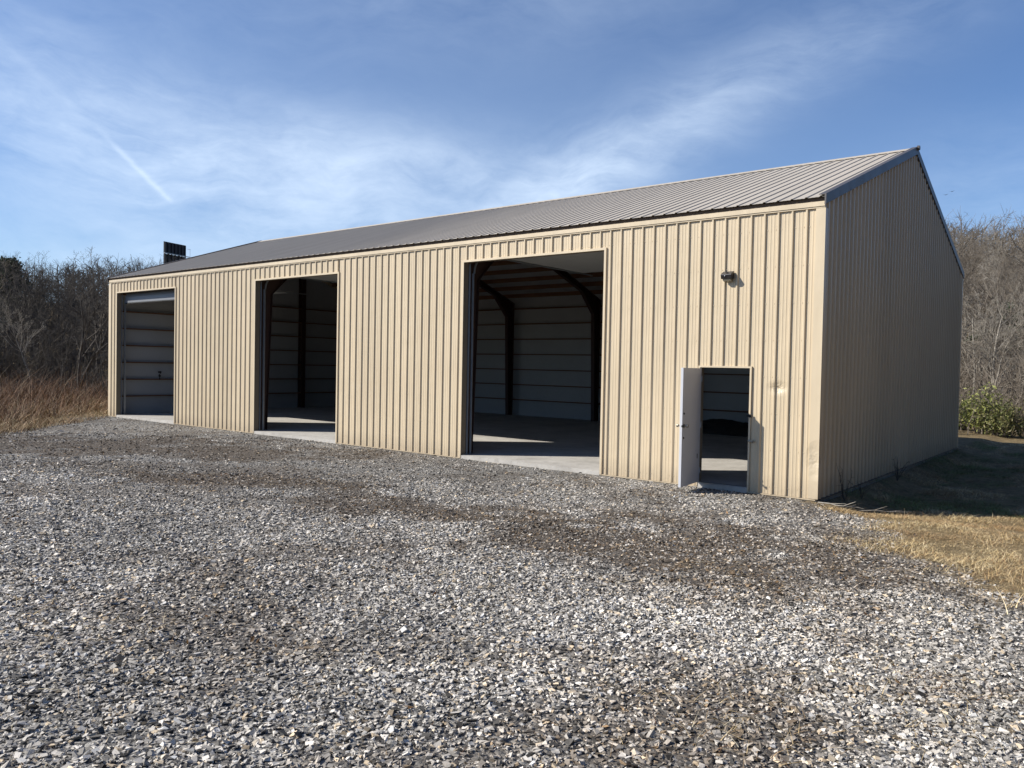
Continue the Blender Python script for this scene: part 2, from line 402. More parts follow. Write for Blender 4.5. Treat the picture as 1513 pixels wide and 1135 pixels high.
# girts
for j in range(7):
    z = .655+j*.6
    mb = MB(); mb.box(BX0+.06, BX1-.06, D-.2, D-.06, z, z+.04); mb.build('girt', MAT['wood'], bld)
    mb = MB(); mb.box(BX0+.061, BX0+.2, .2, D-.21, z, z+.04); mb.build('girt', MAT['wood'], bld)
    for a0, a1 in [(xs[0]+.06, xs[1]), (xs[2], xs[3]), (xs[4], xs[5]), (xs[6], xs[7]), (xs[8], xs[9]-.06)]:
        MB().box(a0+.05, a1-.05, .031, .16, z, z+.04).build('girt', MAT['wood'], bld)
for sgn in (1, -1):
    for j in range(9):
        t = .35+j*.7
        yc = D/2-sgn*t*math.cos(tb); zc = RZ-.07-t*math.sin(tb)
        if t*math.cos(tb) > D/2-.3: continue
        mb = MB(); mb.box(BX0+.07, BX1-.07, yc-.022, yc+.022, zc-.16, zc-.012)
        mb.build('purlin', MAT['wood'], bld)
# rigid frames
for k in range(1, 6):
    x = (0, -19.76, -15.72, -11.68, -7.82, -3.9)[k]
    mb = MB(); h = D/2
    for sgn in (1, -1):
        Y = lambda y: y if sgn > 0 else D-y
        outer = [(Y(.2), .05), (Y(.2), H-.3), (D/2, RZ-.26)]
        inner = [(Y(.48), .05), (Y(.62), 3.95), (Y(1.4), 4.72), (D/2, RZ-.55)]
        poly = outer+inner[::-1]
        mb.prism(poly, 0, x-.006, x+.006)
        for a, c in zip(inner[:-1], inner[1:]):
            mb.prism([a, c, (c[0], c[1]+.015), (a[0], a[1]+.015)] if abs(c[0]-a[0]) > .5 else [a, c, (c[0]-sgn*.015, c[1]), (a[0]-sgn*.015, a[1])], 0, x-.07, x+.07)
        for a, c in zip(outer[:-1], outer[1:]):
            mb.prism([a, c, (c[0], c[1]-.015), (a[0], a[1]-.015)] if abs(c[0]-a[0]) > .5 else [a, c, (c[0]+sgn*.015, c[1]), (a[0]+sgn*.015, a[1])], 0, x-.07, x+.07)
    mb.build('rigid_frame', MAT['iron'], bld)
for y in (4., 7.95):
    for xa in (BX0+.07, BX1-.32):
        mb = MB(); zt = H-.3+(RZ-H)*(1-abs(y-6)/6)
        mb.box(xa, xa+.25, y-.01, y+.01, .05, zt); mb.box(xa+.24, xa+.25, y-.1, y+.1, .05, zt); mb.box(xa, xa+.012, y-.1, y+.1, .05, zt)
        mb.build('end_column', MAT['iron'], bld)
# overhead doors, parked open under the roof
def arcpts(y0, z0, r, n=6): return [(y0+r-r*math.cos(t), z0-r+r*math.sin(t)) for t in [math.pi/2*i/n for i in range(n+1)]]
for i, (a0, a1) in enumerate(DOORS):
    e = empty('overhead_door', (0, 0, 0)); e.parent = bld
    mb = MB()
    x0, x1 = a0+.1, a1-.1
    zc = 4.5
    nsec = 7
    for s in range(nsec):
        y0 = .75+s*.535
        mb.box(x0, x1, y0, y0+.525, zc, zc+.04)
    if i == 0:
        # the last section still hangs in the bend, its lower edge in view
        P = arcpts(.2, zc+.04, .5, 7)
        P2 = [(y+.045*0+.03, z-.0) for y, z in P]
        low = [(.2, 3.95)]+P[:]
        inn = [(.24, 3.95)]+[(y*1.0+.035, z-.035) for y, z in P]
        MB().prism(low+inn[::-1], 0, x0, x1).build('bottom_section', MAT['sect'], e)
    mb.build('door_panel', MAT['ohdoor'], e)
    if i == 0:
        mb = MB(); mb.box(x0, x1, .195, .245, 3.915, 3.948); mb.build('bottom_seal', MAT['rubber'], e)
    for xt in (a0+.03, a1-.08):
        mb = MB(); mb.box(a0+.002 if xt < (a0+a1)/2 else a1-.05, a0+.05 if xt < (a0+a1)/2 else a1-.002, .125, .131, .055, 4.26); mb.box(xt, xt+.05, .2, .206, .055, 4.05); s2 = xt if xt < (a0+a1)/2 else xt+.044
        mb.box(s2, s2+.006, .206, .27, .055, 4.05)
        A = arcpts(.23, 4.5, .42, 7)
        pa = [(.23, 4.05)]+A+[(5.0, 4.5)]; pb = [(5.0, 4.47)]+[(y+.03, z-.03) for y, z in A[::-1]]+[(.26, 4.05)]
        mb.prism(pa+pb, 0, xt+.01, xt+.04)
        mb.build('track', MAT['galv'], e)
    mb = MB(); mb.tube((a0+.05, .32, 4.62), (a1-.05, .32, 4.62), .016, n=8)
    for q in range(3):
        xq = a0+.8+q*(a1-a0-1.6)/2; mb.tube((xq-.3, .32, 4.62), (xq+.3, .32, 4.62), .04, n=10)
    mb.build('spring_shaft', MAT['dark'], e)
    mb = MB(); mb.box((a0+a1)/2-.03, (a0+a1)/2+.03, .75, .9, 4.42, 4.499); mb.build('pull_bracket', MAT['galv'], e)
# walk-in door, swung out about 90 degrees
PI = math.pi
dl = empty('walk_in_door', (MD[0]+.012, -.05, .075)); dl.parent = bld; dl.rotation_euler = (0, 0, math.radians(-84))
W_ = .885; HD2 = 1.985
mb = MB(); mb.box(0, W_, -.022, .022, 0, HD2); mb.build('door_leaf', MAT['door'], dl, .002)
for z in (.2, 1.0, 1.8): MB().tube((0, .03, z-.05), (0, .03, z+.05), .009).build('hinge', MAT['galv'], dl)
for z, r in ((.82, .0), (1.02, .0), (1.225, 0)):
    mb = MB()
    if abs(z-1.02) < .01:
        for s in (1, -1):
            mb = MB(); mb.tube((W_-.07, s*.022, z), (W_-.07, s*.034, z), .033, n=14); mb.tube((W_-.07, s*.034, z), (W_-.07, s*.07, z), .012, n=10); mb.tube((W_-.07, s*.07, z), (W_-.07, s*.1, z), .028, .024, n=14)
            mb.build('knob', MAT['brass'], dl)
        mb = MB(); mb.box(W_-.05, W_+.045, .023, .03, z-.012, z+.012); mb.box(W_+.03, W_+.045, .03, .05, z-.02, z+.02); mb.build('latch', MAT['dark'], dl)
    else:
        mb.tube((W_-.06, -.036, z), (W_-.06, .036, z), .016, n=10)
        mb.build('deadbolt', MAT['dark'], dl)
mb = MB(); mb.box(.12, .135, .022, .028, .42, .5); mb.build('door_stop', MAT['dark'], dl)
# hasps on the right-hand jamb
mb = MB(); mb.box(MD[1]+.0, MD[1]+.055, -.062, -.046, 1.25, 1.30); mb.tube((MD[1]-.02, -.07, 1.275), (MD[1]+.03, -.07, 1.275), .012); mb.build('hasp', MAT['dark'], bld)
mb = MB(); mb.box(MD[1]+.005, MD[1]+.12, -.058, -.046, .84, .872); mb.tube((MD[1]+.0, -.07, .856), (MD[1]+.10, -.07, .846), .009); mb.tube((MD[1]+.09, -.085, .83), (MD[1]+.09, -.05, .87), .012); mb.build('hasp', MAT['brass'], bld)
mb = MB(); mb.box(MD[0], MD[1], -.03, .12, .051, .064); mb.build('threshold', MAT['galv'], bld)

# wall light
wl = empty('wall_light', (-1.545, -.034, 3.55)); tag(wl, 'small dark bronze wall light above the walk-in door', 'light')
mb = MB(); prof = [(0, 0.03), (0, .165), (-.03, .165), (-.13, .11), (-.135, .095), (-.115, .035), (-.04, .03)]
mb.prism(prof, 0, -.095, .095); mb.build('housing', MAT['bronze'], wl, .004)
mb = MB(); mb.prism([(-.01, .028), (-.105, .034), (-.085, 0), (-.02, -.015)], 0, -.07, .07); mb.build('lens', MAT['lens'], wl, .003)
mb = MB(); mb.tube((-.02, -.128, .082), (-.02, -.14, .081), .009, .008, 10); mb.build('sensor', MAT['door'], wl)

# fitting on the far end wall seen through the first bay
mb = MB(); mb.box(-.0, .05, -.03, .03, 0, .06); mb.tube((.03, 0, -.12), (.03, 0, .0), .015); mb.tube((.03, -.02, .06), (.03, .05, .16), .014); mb.box(0, .06, -.05, .05, .14, .2)
t = mb.build('pipe_fitting', MAT['dark']); t.location = (BX0+.2, 1.68, 1.37)
tag(t, 'small dark pipe fitting on the end wall girt inside the leftmost bay', 'fitting')
# heap of dark earth indoors
N = 40; gx, gy = np.meshgrid(np.linspace(-1, 1, N), np.linspace(-1, 1, N), indexing='ij')
hz = np.clip(1-gx**2-gy**2, 0, 1)**.6*(.55+.5*fbm(gx*3+8, gy*3, 4)); V = np.stack([gx*1.7, gy*.9, hz*.48], -1).reshape(-1, 3)
idx = np.arange(N*N).reshape(N, N); Q = np.stack([idx[:-1, :-1], idx[1:, :-1], idx[1:, 1:], idx[:-1, 1:]], -1).reshape(-1, 4)
t = npmesh('earth_heap', V, Q, simple('dark_earth', (.03, .025, .02), .95, 0, .4, 6, .6, bdist=.03)); t.location = (-6.3, 10.7, .051)
tag(t, 'low dark heap on the floor by the back wall, seen through the walk-in door', 'heap')

# ================================================================== GROUND
m, b, p = newmat('lot_and_turf', (.2, .2, .2), .92, 0, .2)
at = lambda n: (lambda a: (setattr(a, 'attribute_name', n), a.outputs['Fac'])[1])(b.node('ShaderNodeAttribute'))
pos = b.node('ShaderNodeNewGeometry').outputs['Position']
gm = at('gravel'); dm = at('dirt')
v = b.node('ShaderNodeTexVoronoi'); v.inputs['Scale'].default_value = 34; b.put(v.inputs['Vector'], pos); v.inputs['Randomness'].default_value = 1
vs_ = b.node('ShaderNodeSeparateColor'); b.put(vs_.inputs[0], v.outputs['Color'])
stone = b.ramp(vs_.outputs[0], [(0, (.06, .058, .06)), (.35, (.17, .165, .155)), (.75, (.32, .31, .285)), (1, (.5, .49, .46))])
fine = b.ramp(b.noise(pos, 60, 4, .7), [(.3, (.06, .052, .044)), (.7, (.25, .235, .21))])
base = b.mix(.45, stone, fine)
soil = b.ramp(b.noise(pos, 25, 6, .75), [(.3, (.035, .026, .018)), (.55, (.085, .064, .045)), (.75, (.2, .17, .13))])
grav = b.mix(b.m('MULTIPLY', dm, .8), base, soil)
far = b.ramp(b.noise(pos, .3, 6, .7), [(.35, (.05, .04, .022)), (.5, (.10, .08, .04)), (.7, (.17, .13, .07))])
tf = b.ramp(b.noise(pos, 5, 6, .75), [(.3, (.10, .07, .035)), (.5, (.26, .19, .10)), (.7, (.42, .32, .18))])
turf = b.mix(.6, far, tf)
b.put(p.inputs['Base Color'], b.mix(gm, turf, grav))
hgt = b.m('ADD', b.m('MULTIPLY', v.outputs['Distance'], -.02), b.m('MULTIPLY', b.noise(pos, 45, 4, .7), .02))
b.put(p.inputs['Normal'], b.bump(hgt, .9, 1.0))
MAT['ground'] = m
def axis(lo, a, c, hi, fine, coarse_n):
    s = np.arange(a, c+1e-6, fine)
    g1 = a-np.geomspace(1, a-lo+1, coarse_n)[1:][::-1]+1; g2 = c+np.geomspace(1, hi-c+1, coarse_n)[1:]-1
    return np.concatenate([g1, s, g2])
ax = axis(-700, -30, 10, 500, .16, 46); ay = axis(-150, -15, 13.1, 800, .16, 50)
GX, GY = np.meshgrid(ax, ay, indexing='ij'); x = GX.ravel(); y = GY.ravel(); z = gz(x, y)
inside = (x > BX0+.05) & (x < BX1-.05) & (y > .05) & (y < D-.05); z = np.where(inside, -.2, z)
idx = np.arange(len(x)).reshape(GX.shape); Q = np.stack([idx[:-1, :-1], idx[1:, :-1], idx[1:, 1:], idx[:-1, 1:]], -1).reshape(-1, 4)
o = npmesh('ground', np.stack([x, y, z], -1), Q, MAT['ground'], attrs={'gravel': ('POINT', 'FLOAT', gravel_mask(x, y)), 'dirt': ('POINT', 'FLOAT', dirt(x, y))}, smooth=True)
tag(o, 'gravel lot running into dead grass and rising wooded ground', kind='structure')

# ------------------------------------------------------------------ gravel stones
m, b, p = newmat('crushed_stone', (.3, .3, .3), .8, 0, .25)
a = b.node('ShaderNodeAttribute'); a.attribute_name = 'tone'
pos = b.node('ShaderNodeNewGeometry').outputs['Position']
b.put(p.inputs['Base Color'], b.mix(1, a.outputs['Color'], b.m('MULTIPLY_ADD', b.noise(pos, 120, 3, .6), .7, .62), 'MULTIPLY'))
b.put(p.inputs['Normal'], b.bump(b.noise(pos, 150, 3, .6), .35, .003))
MAT['stone'] = m; p.inputs['Roughness'].default_value = .7
def scatter(f0, f1, dens, half=.80):
    n = int((f1**2-f0**2)*half*dens)     # trapezoid area in camera heading coordinates
    f = np.sqrt(rng.random(n)*(f1**2-f0**2)+f0**2); l = (rng.random(n)*2-1)*f*half
    x, y = fl(f, l); return x, y, f
PX = []; PY = []; PF = []
for f0, f1, dn in [(1.6, 4.6, 4200), (4.6, 7, 3300), (7, 10, 2000), (10, 14, 950), (14, 21, 380), (21, 32, 110)]:
    x, y, f = scatter(f0, f1, dn); PX.append(x); PY.append(y); PF.append(f)
x = np.concatenate(PX); y = np.concatenate(PY); f = np.concatenate(PF)
gmv = gravel_mask(x, y); dv = dirt(x, y)
keep = (rng.random(len(x)) < gmv*(1-.6*dv)+.01*(gmv > .01)) & (y < -.05) 
x = x[keep]; y = y[keep]; f = f[keep]; dv = dv[keep]
n = len(x)
s = np.minimum(np.exp(rng.normal(0, .44, n)), 2.1)*.0076*(1+.035*np.clip(f-6, 0, 18))
big = rng.random(n) < .006; s = np.where(big, s*1.5, s)
CB = np.array([[-1, -1, -1], [1, -1, -1], [1, 1, -1], [-1, 1, -1], [-1, -1, 1], [1, -1, 1], [1, 1, 1], [-1, 1, 1]], float)
Vt = CB[None]*np.array([.82, .82, .82])+rng.normal(0, .33, (n, 8, 3))
Vt *= np.stack([rng.uniform(.85, 1.45, n), rng.uniform(.65, 1.05, n), rng.uniform(.28, .62, n)], -1)[:, None, :]
def rots(n, tilt):
    ya = rng.random(n)*2*np.pi; ta = rng.normal(0, tilt, n); tb_ = rng.normal(0, tilt, n)
    c, s_ = np.cos, np.sin; Z = np.zeros(n); O = np.ones(n)
    Rz = np.stack([c(ya), -s_(ya), Z, s_(ya), c(ya), Z, Z, Z, O], -1).reshape(n, 3, 3)
    Rx = np.stack([O, Z, Z, Z, c(ta), -s_(ta), Z, s_(ta), c(ta)], -1).reshape(n, 3, 3)
    Ry = np.stack([c(tb_), Z, s_(tb_), Z, O, Z, -s_(tb_), Z, c(tb_)], -1).reshape(n, 3, 3)
    return Rx @ Ry @ Rz
Vt = np.einsum('nij,nkj->nki', rots(n, .3), Vt)*s[:, None, None]
Vt += np.stack([x, y, gz(x, y)+rng.uniform(-.006, .008, n)], -1)[:, None, :]
QF = np.array([[0, 3, 2, 1], [4, 5, 6, 7], [0, 1, 5, 4], [1, 2, 6, 5], [2, 3, 7, 6], [3, 0, 4, 7]])
Q = (QF[None]+(np.arange(n)*8)[:, None, None]).reshape(-1, 4)
# tone of each stone: mostly mid grey limestone, some near white, some dark blue-grey, some tan
g = np.clip(rng.normal(.43, .165, n), .05, .78)
k = rng.random(n); g = np.where(k < .16, rng.uniform(.035, .1, n), g); g = np.where(k > .95, rng.uniform(.5, .68, n), g)
patch = fbm(x*.55+20, y*.55+3, 3)-.5
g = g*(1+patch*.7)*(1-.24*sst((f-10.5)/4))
tone = np.stack([g*1.06, g*.985, g*.87, np.ones(n)], -1)
t = rng.random(n) < .1; tone[t, :3] *= np.array([1.12, .98, .78])
t = rng.random(n) < .12; tone[t, :3] *= np.array([.93, .98, 1.06])
dd = np.clip(dv*rng.uniform(.15, 1.35, n), 0, 1)[:, None]
tone[:, :3] = tone[:, :3]*(1-.84*dd*np.array([.9, 1, 1.1])*.9)
o = npmesh('gravel', Vt.reshape(-1, 3), Q, MAT['stone'], attrs={'tone': ('POINT', 'FLOAT_COLOR', np.repeat(tone, 8, 0))})
tag(o, 'loose grey crushed stone covering the lot in front of the barn', kind='stuff')

# ------------------------------------------------------------------ blades: grass, straw, brush
def bladesmat(name):
    m, b, p = newmat(name, (.3, .3, .2), .7, 0, .2)
    a = b.node('ShaderNodeAttribute'); a.attribute_name = 'tone'; b.put(p.inputs['Base Color'], a.outputs['Color'])
    b.put(p.inputs['Normal'], b.bump(b.noise(objcoord(b), 60, 2), .2, .002)); return m
MAT['blade'] = bladesmat('dry_grass_blades')
def blades(name, x, y, h, w, lean, tone, z0=None, seg=3, curl=1.0, upb=.3):
    """bent, tapering ribbons; h,w,lean arrays"""
    n = len(x); az = rng.random(n)*2*np.pi; d = np.stack([np.cos(az), np.sin(az), np.zeros(n)], -1); sd = np.stack([-np.sin(az+rng.normal(0, .6, n)), np.cos(az+rng.normal(0, .6, n)), np.zeros(n)], -1)
    base = np.stack([x, y, (gz(x, y) if z0 is None else z0)-.01], -1)
    rows = []
    for i in range(seg+1):
        t = i/seg
        P = base+d*(lean*(t*.6+t**2*curl))[:, None]+np.array([0, 0, 1])*(h*(t-upb*t*t*np.clip(lean/np.maximum(h, 1e-3), 0, 1.2)))[:, None]
        ww = (w*(1-.85*t))[:, None]*sd*.5
        rows += [P-ww, P+ww]
    V = np.stack(rows, 1)
    Fq = np.array([[2*i, 2*i+1, 2*i+3, 2*i+2] for i in range(seg)])
    Q = (Fq[None]+(np.arange(n)*(2*seg+2))[:, None, None]).reshape(-1, 4)
    return npmesh(name, V.reshape(-1, 3), Q, MAT['blade'], attrs={'tone': ('POINT', 'FLOAT_COLOR', np.repeat(tone, 2*seg+2, 0))})
def tones(n, cols, wts, var=.25):
    cols = np.array(cols); k = rng.choice(len(cols), n, p=np.array(wts)/sum(wts))
    c = cols[k]*np.exp(rng.normal(0, var, (n, 1))); return np.concatenate([c, np.ones((n, 1))], 1)
# lawn to the right
n = 420000
x = rng.uniform(0.03, 9.5, n); y = -7+rng.random(n)**1.0*23
f, l = tofl(x, y); den = np.clip(1.5-f/26, .3, 1)
k = (rng.random(n) < den*(1-gravel_mask(x, y))**1.3) & (np.abs(l) < .85*f) & (f > 2)
x = x[k]; y = y[k]; n = len(x)
clump = fbm(x*1.6, y*1.6, 3)
lowp = clump < .43
h = np.exp(rng.normal(0, .35, n))*.05*np.clip(clump*2.6-.5, .2, 1.7); 
green = (fbm(x*.7+9, y*.7, 3) > .54) & (y > .5)
T = tones(n, [(.60, .47, .26), (.50, .37, .18), (.30, .18, .09), (.66, .55, .34)], [4, 4, 2, 3])
pk = np.clip((fbm(x*1.1+50, y*1.1, 4)-.5)*4+.35, 0, 1)[:, None]; T[:, :3] = T[:, :3]*(1-pk*np.array([.35, .42, .46]))
T[green, :3] = T[green, :3]*np.array([.35, .55, .35])
o = blades('lawn_grass', x, y, h, np.full(n, .0055), h*rng.uniform(.4, 1.6, n), T)
tag(o, 'dead straw coloured grass to the right of the barn', kind='stuff')
# sparse straw and dry tufts in the gravel
n = 1400; cx = []; cy = []
tu = [(1380, 1025, 50), (1425, 1050, 60), (1310, 1000, 40), (1265, 990, 30), (95, 975, 40), (55, 925, 30), (250, 955, 25), (1050, 830, 70), (905, 862, 40), (640, 862, 30), (1320, 1090, 80), (1180, 1040, 50), (1300, 770, 90), (1340, 800, 90), (1240, 790, 50), (1260, 830, 60), (120, 835, 20), (430, 760, 15), (1450, 1100, 60), (1150, 1110, 80), (1010, 1070, 60), (1050, 1130, 50), (700, 1000, 20), (1200, 870, 50), (1380, 850, 80), (500, 905, 20), (960, 760, 20), (1475, 830, 60)]
for u, v_, cnt in tu:
    x0, y0 = pix(u, v_, .2); sp = .1+.006*cnt*.4
    cx.append(x0+rng.normal(0, sp*1.3, cnt)); cy.append(y0+rng.normal(0, sp*.8, cnt))
x = np.concatenate(cx); y = np.concatenate(cy); xr, yr, _ = scatter(2, 14, 7); k = gravel_mask(xr, yr) > .5
x = np.concatenate([x, xr[k]]); y = np.concatenate([y, yr[k]]); k = y < -.1; x = x[k]; y = y[k]; n = len(x)
h = rng.uniform(.01, .045, n)
o = blades('straw', x, y, h, rng.uniform(.002, .004, n), rng.uniform(.04, .14, n), tones(n, [(.5, .38, .2), (.3, .2, .1), (.5, .44, .3), (.16, .09, .05)], [4, 3, 2, 2]), seg=3)
o.location.z = .022
tag(o, 'thin straw and dry weed wisps lying in the gravel', kind='stuff')
# dry brush beyond the left edge of the lot
def beyond(n, d0, d1, t0, t1):
    d = (LE1-LE0)/np.linalg.norm(LE1-LE0); nn = np.array([d[1], -d[0]])
    t = rng.uniform(t0, t1, n); q = d0+(d1-d0)*rng.random(n)**1.3
    P = LE0+d*t[:, None]+nn*q[:, None]; return P[:, 0], P[:, 1]
d_ = (LE1-LE0)/np.linalg.norm(LE1-LE0); nn_ = np.array([d_[1], -d_[0]])
if gravel_mask(*(LE0+nn_*3)) > .5: nn_ = -nn_
def beyond(n, d0, d1, t0, t1, pw=1.2):
    t = rng.uniform(t0, t1, n); q = d0+(d1-d0)*rng.random(n)**pw
    P = LE0+d_*t[:, None]+nn_*q[:, None]; return P[:, 0], P[:, 1], q
x, y, q = beyond(15000, -.4, 4, -9, 16); n = len(x)
k = ~((x > BX0-.3) & (y > -.2)); x = x[k]; y = y[k]; q = q[k]; n = len(x)
cl = fbm(x*1.1, y*1.1, 3)
h = rng.uniform(.15, .5, n)*(.6+.6*sst(q/3))*(cl*1.6+.2)
o = blades('tall_dry_grass', x, y, h, rng.uniform(.008, .02, n), h*rng.uniform(.3, 1.1, n), tones(n, [(.30, .21, .12), (.22, .14, .08), (.42, .34, .22), (.13, .12, .05)], [4, 4, 2, 1], .35))
tag(o, 'tall tan dead grass along the left edge of the gravel', kind='stuff')
x, y, q = beyond(26000, 1.0, 15, -20, 20, 1.0); k = ~((x > BX0-.6) & (y > -.5)); x = x[k]; y = y[k]; q = q[k]; n = len(x)
h = rng.uniform(.5, 1.35, n)*(.55+.6*sst(q/5))*(fbm(x*.6, y*.6, 3)*1.3+.3)
o = blades('brush', x, y, h, rng.uniform(.012, .026, n), h*rng.uniform(.15, .8, n), tones(n, [(.15, .085, .05), (.20, .12, .07), (.09, .058, .04), (.28, .21, .13)], [4, 3, 3, 1], .35), seg=4)
tag(o, 'russet brambles and dead weeds below the left hand trees', kind='stuff')

# ------------------------------------------------------------------ trees
def tubes(segs, n):
    """segs: array rows p0(3) p1(3) r0 r1 -> verts, quads"""
    S = np.array(segs, float); p0 = S[:, 0:3]; p1 = S[:, 3:6]; d = p1-p0; d /= np.linalg.norm(d, axis=1, keepdims=True)+1e-9
    ref = np.where(np.abs(d[:, 2:3]) < .9, np.array([[0, 0, 1.]]), np.array([[1., 0, 0]])); a = np.cross(d, ref); a /= np.linalg.norm(a, axis=1, keepdims=True); c = np.cross(d, a)
    t = np.arange(n)*2*np.pi/n; ring = a[:, None]*np.cos(t)[None, :, None]+c[:, None]*np.sin(t)[None, :, None]
    V = np.concatenate([p0[:, None]+ring*S[:, 6][:, None, None], p1[:, None]+ring*S[:, 7][:, None, None]], 1)
    Fq = np.array([[i, (i+1) % n, n+(i+1) % n, n+i] for i in range(n)])
    Q = (Fq[None]+(np.arange(len(S))*2*n)[:, None, None]).reshape(-1, 4)
    return V.reshape(-1, 3), Q
def grow(R, H_, r0, spread=.6, levels=4, kids=(9, 6, 5, 4), stems=1, droop=.1, first=.25):
    segs = {0: [], 1: []}
    def br(p, d, Ln, r, lev):
        ns = (8, 6, 5, 4, 3)[lev]; step = Ln/ns; pts = [p]
        cnt = kids[lev] if lev < levels else 0
        at_ = sorted(R.uniform(first if lev == 0 else .18, 1., cnt))
        for i in range(ns):
            d2 = d+Vector(R.normal(0, .11+.05*lev, 3))+Vector((0, 0, .05 if lev else .04)); d2.normalize(); d = d2
            q = p+d*step; ra = r*(1-.7*i/ns); rb = r*(1-.7*(i+1)/ns)
            segs[0 if lev <= 0 else 1].append((*p, *q, max(ra, .009), max(rb, .007)))
            for a in at_:
                if i/ns <= a < (i+1)/ns or (a >= 1 and i == ns-1):
                    az = R.uniform(0, 6.283); o1 = d.orthogonal().normalized(); o2 = d.cross(o1)
                    ang = R.uniform(.45, 1.0)*spread+.15
                    dd = d*math.cos(ang)+(o1*math.cos(az)+o2*math.sin(az))*math.sin(ang)
                    dd.z += .12 if lev < 2 else -droop*.3; dd.normalize()
                    f_ = (a*ns-i); pp = p+(q-p)*f_
                    br(pp, dd, Ln*(R.uniform(.42, .68) if lev == 0 else R.uniform(.4, .7))*(1.15-.55*a), max(ra*.6, .009), lev+1)
            p = q
    for s_ in range(stems):
        d = Vector((R.normal(0, .05), R.normal(0, .05), 1)) if stems == 1 else Vector((R.normal(0, .28), R.normal(0, .28), 1))
        br(Vector((R.normal(0, .15)*(stems > 1), R.normal(0, .15)*(stems > 1), -.3)), d.normalized(), H_*(1 if s_ == 0 else R.uniform(.6, .95)), r0*(1 if s_ == 0 else .7), 0)
    return segs
def barkmat(name, c1, c2):
    m, b, p = newmat(name, c1, .9, 0, .15); o = objcoord(b)
    b.put(p.inputs['Base Color'], b.ramp(b.noise(b.mapv(o, (1, 1, .35)), 2.2, 5, .7), [(.35, c1), (.65, c2)]))
    b.put(p.inputs['Normal'], b.bump(b.noise(b.mapv(o, (8, 8, 2)), 2, 4), .5, .02)); return m
MAT['bark_dark'] = barkmat('dark_bark', (.042, .037, .033), (.115, .103, .09))
MAT['bark_grey'] = barkmat('grey_bark', (.09, .075, .06), (.215, .185, .15))
MAT['bark_pale'] = barkmat('pale_bark', (.17, .15, .125), (.36, .33, .28))
protos = {}; HT = {}
def zat(u, v, fwd):
    d = Fv+rr*((u-756.5)/FPX)-uu*((v-567.5)/FPX); return CZ+d.z*fwd/(d.x*F2[0]+d.y*F2[1])
def treemesh(key, seed, mat, **kw):
    sg = grow(np.random.default_rng(seed), **kw)
    out = []
    for i, nm in ((0, 'trunk'), (1, 'crown')):
        V, Q = tubes(sg[i], 7 if i == 0 else 3); me = bpy.data.meshes.new(nm); me.from_pydata(V.tolist(), [], Q.tolist()); me.materials.append(mat)
        me.polygons.foreach_set('use_smooth', [True]*len(me.polygons)); out.append(me)
    protos[key] = out; HT[key] = max(v.co.z for me in out for v in me.vertices)
for i in range(5): treemesh(('d', i), 100+i, MAT['bark_grey'] if i == 1 else MAT['bark_dark'], H_=11+i*.8, r0=.21+.015*i, spread=.62, kids=(9, 5, 4, 3), first=.22)
for i in range(2): treemesh(('t', i), 150+i, MAT['bark_dark'], H_=8, r0=.06, spread=.7, kids=(10, 6, 5, 3), stems=4, first=.08)
for i in range(4): treemesh(('g', i), 200+i, MAT['bark_grey'], H_=12+i*.8, r0=.23, spread=.7, kids=(10, 6, 4, 3), first=.25)
treemesh(('s', 0), 250, MAT['bark_grey'], H_=6.5, r0=.055, spread=.8, kids=(12, 7, 5, 4), stems=5, first=.08)
treemesh(('p', 0), 300, MAT['bark_pale'], H_=11, r0=.11, spread=.6, kids=(9, 6, 4, 3), first=.3)
treemesh(('p', 1), 301, MAT['bark_pale'], H_=9.5, r0=.12, spread=.75, kids=(9, 6, 5, 3), stems=3, first=.2)
def place(key, u, fwd, s=1, rot=None, name='bare_tree', label=None, group=None, cat='tree', tilt=0):
    l = (u-756.5)/FPX*fwd; x, y = fl(fwd, l)
    e = empty(name, (x, y, float(gz(x, y)))); e.rotation_euler = (tilt, 0, rng.random()*6.28 if rot is None else rot); e.scale = (s, s, s*float(rng.uniform(.92, 1.08)))
    tag(e, label, cat, group)
    for me, nm in zip(protos[key], ('trunk', 'crown')):
        o = bpy.data.objects.new(nm, me); COL.objects.link(o); o.parent = e
    return e
LBL = 'dark leafless tree in the dense wood left of the barn'; GRP = 'leafless trees of the wood left of the barn'
LT = []
for row, (fw_, du) in enumerate([(41, 62), (46, 50), (52, 42), (59, 36), (68, 28)]):
    u = -120+row*9
    while u < (185 if row == 0 else (270 if row < 3 else 330)):
        key = ('t', int(rng.integers(2))) if (row < 2 and rng.random() < .45) else ('d', int(rng.integers(5)))
        f_ = fw_+rng.normal(0, 2.)
        vt = float(np.interp(u, [-100, 0, 40, 125, 200, 260, 330], [385, 388, 362, 362, 372, 380, 388]))+10*rng.random()
        cap = zat(u, vt, f_)-float(gz(*fl(f_, (u-756)/FPX*f_)))
        s_ = min(1.35, cap/HT[key])*rng.uniform(.86, 1.03)
        if key[0] == 't': s_ = min(s_, rng.uniform(.6, .95))
        place(key, u+rng.normal(0, 8), f_, s_, label=LBL, group=GRP)
        u += du*rng.uniform(.7, 1.3)
SC_ = lambda key, u, v, f_: (zat(u, v, f_)-float(gz(*fl(f_, (u-756)/FPX*f_))))/HT[key]
place(('d', 2), 118, 37, SC_(('d', 2), 118, 385, 37), rot=1.2, label='leafless tree with a forked dark trunk nearest the left corner of the barn')
place(('p', 0), 50, 39.5, SC_(('p', 0), 50, 430, 39.5), rot=.4, tilt=.18, label='thin pale leaning trunk standing out in the left wood')
LBR = 'grey brown leafless tree on the wooded slope right of the barn'; GRR = 'leafless trees of the slope right of the barn'
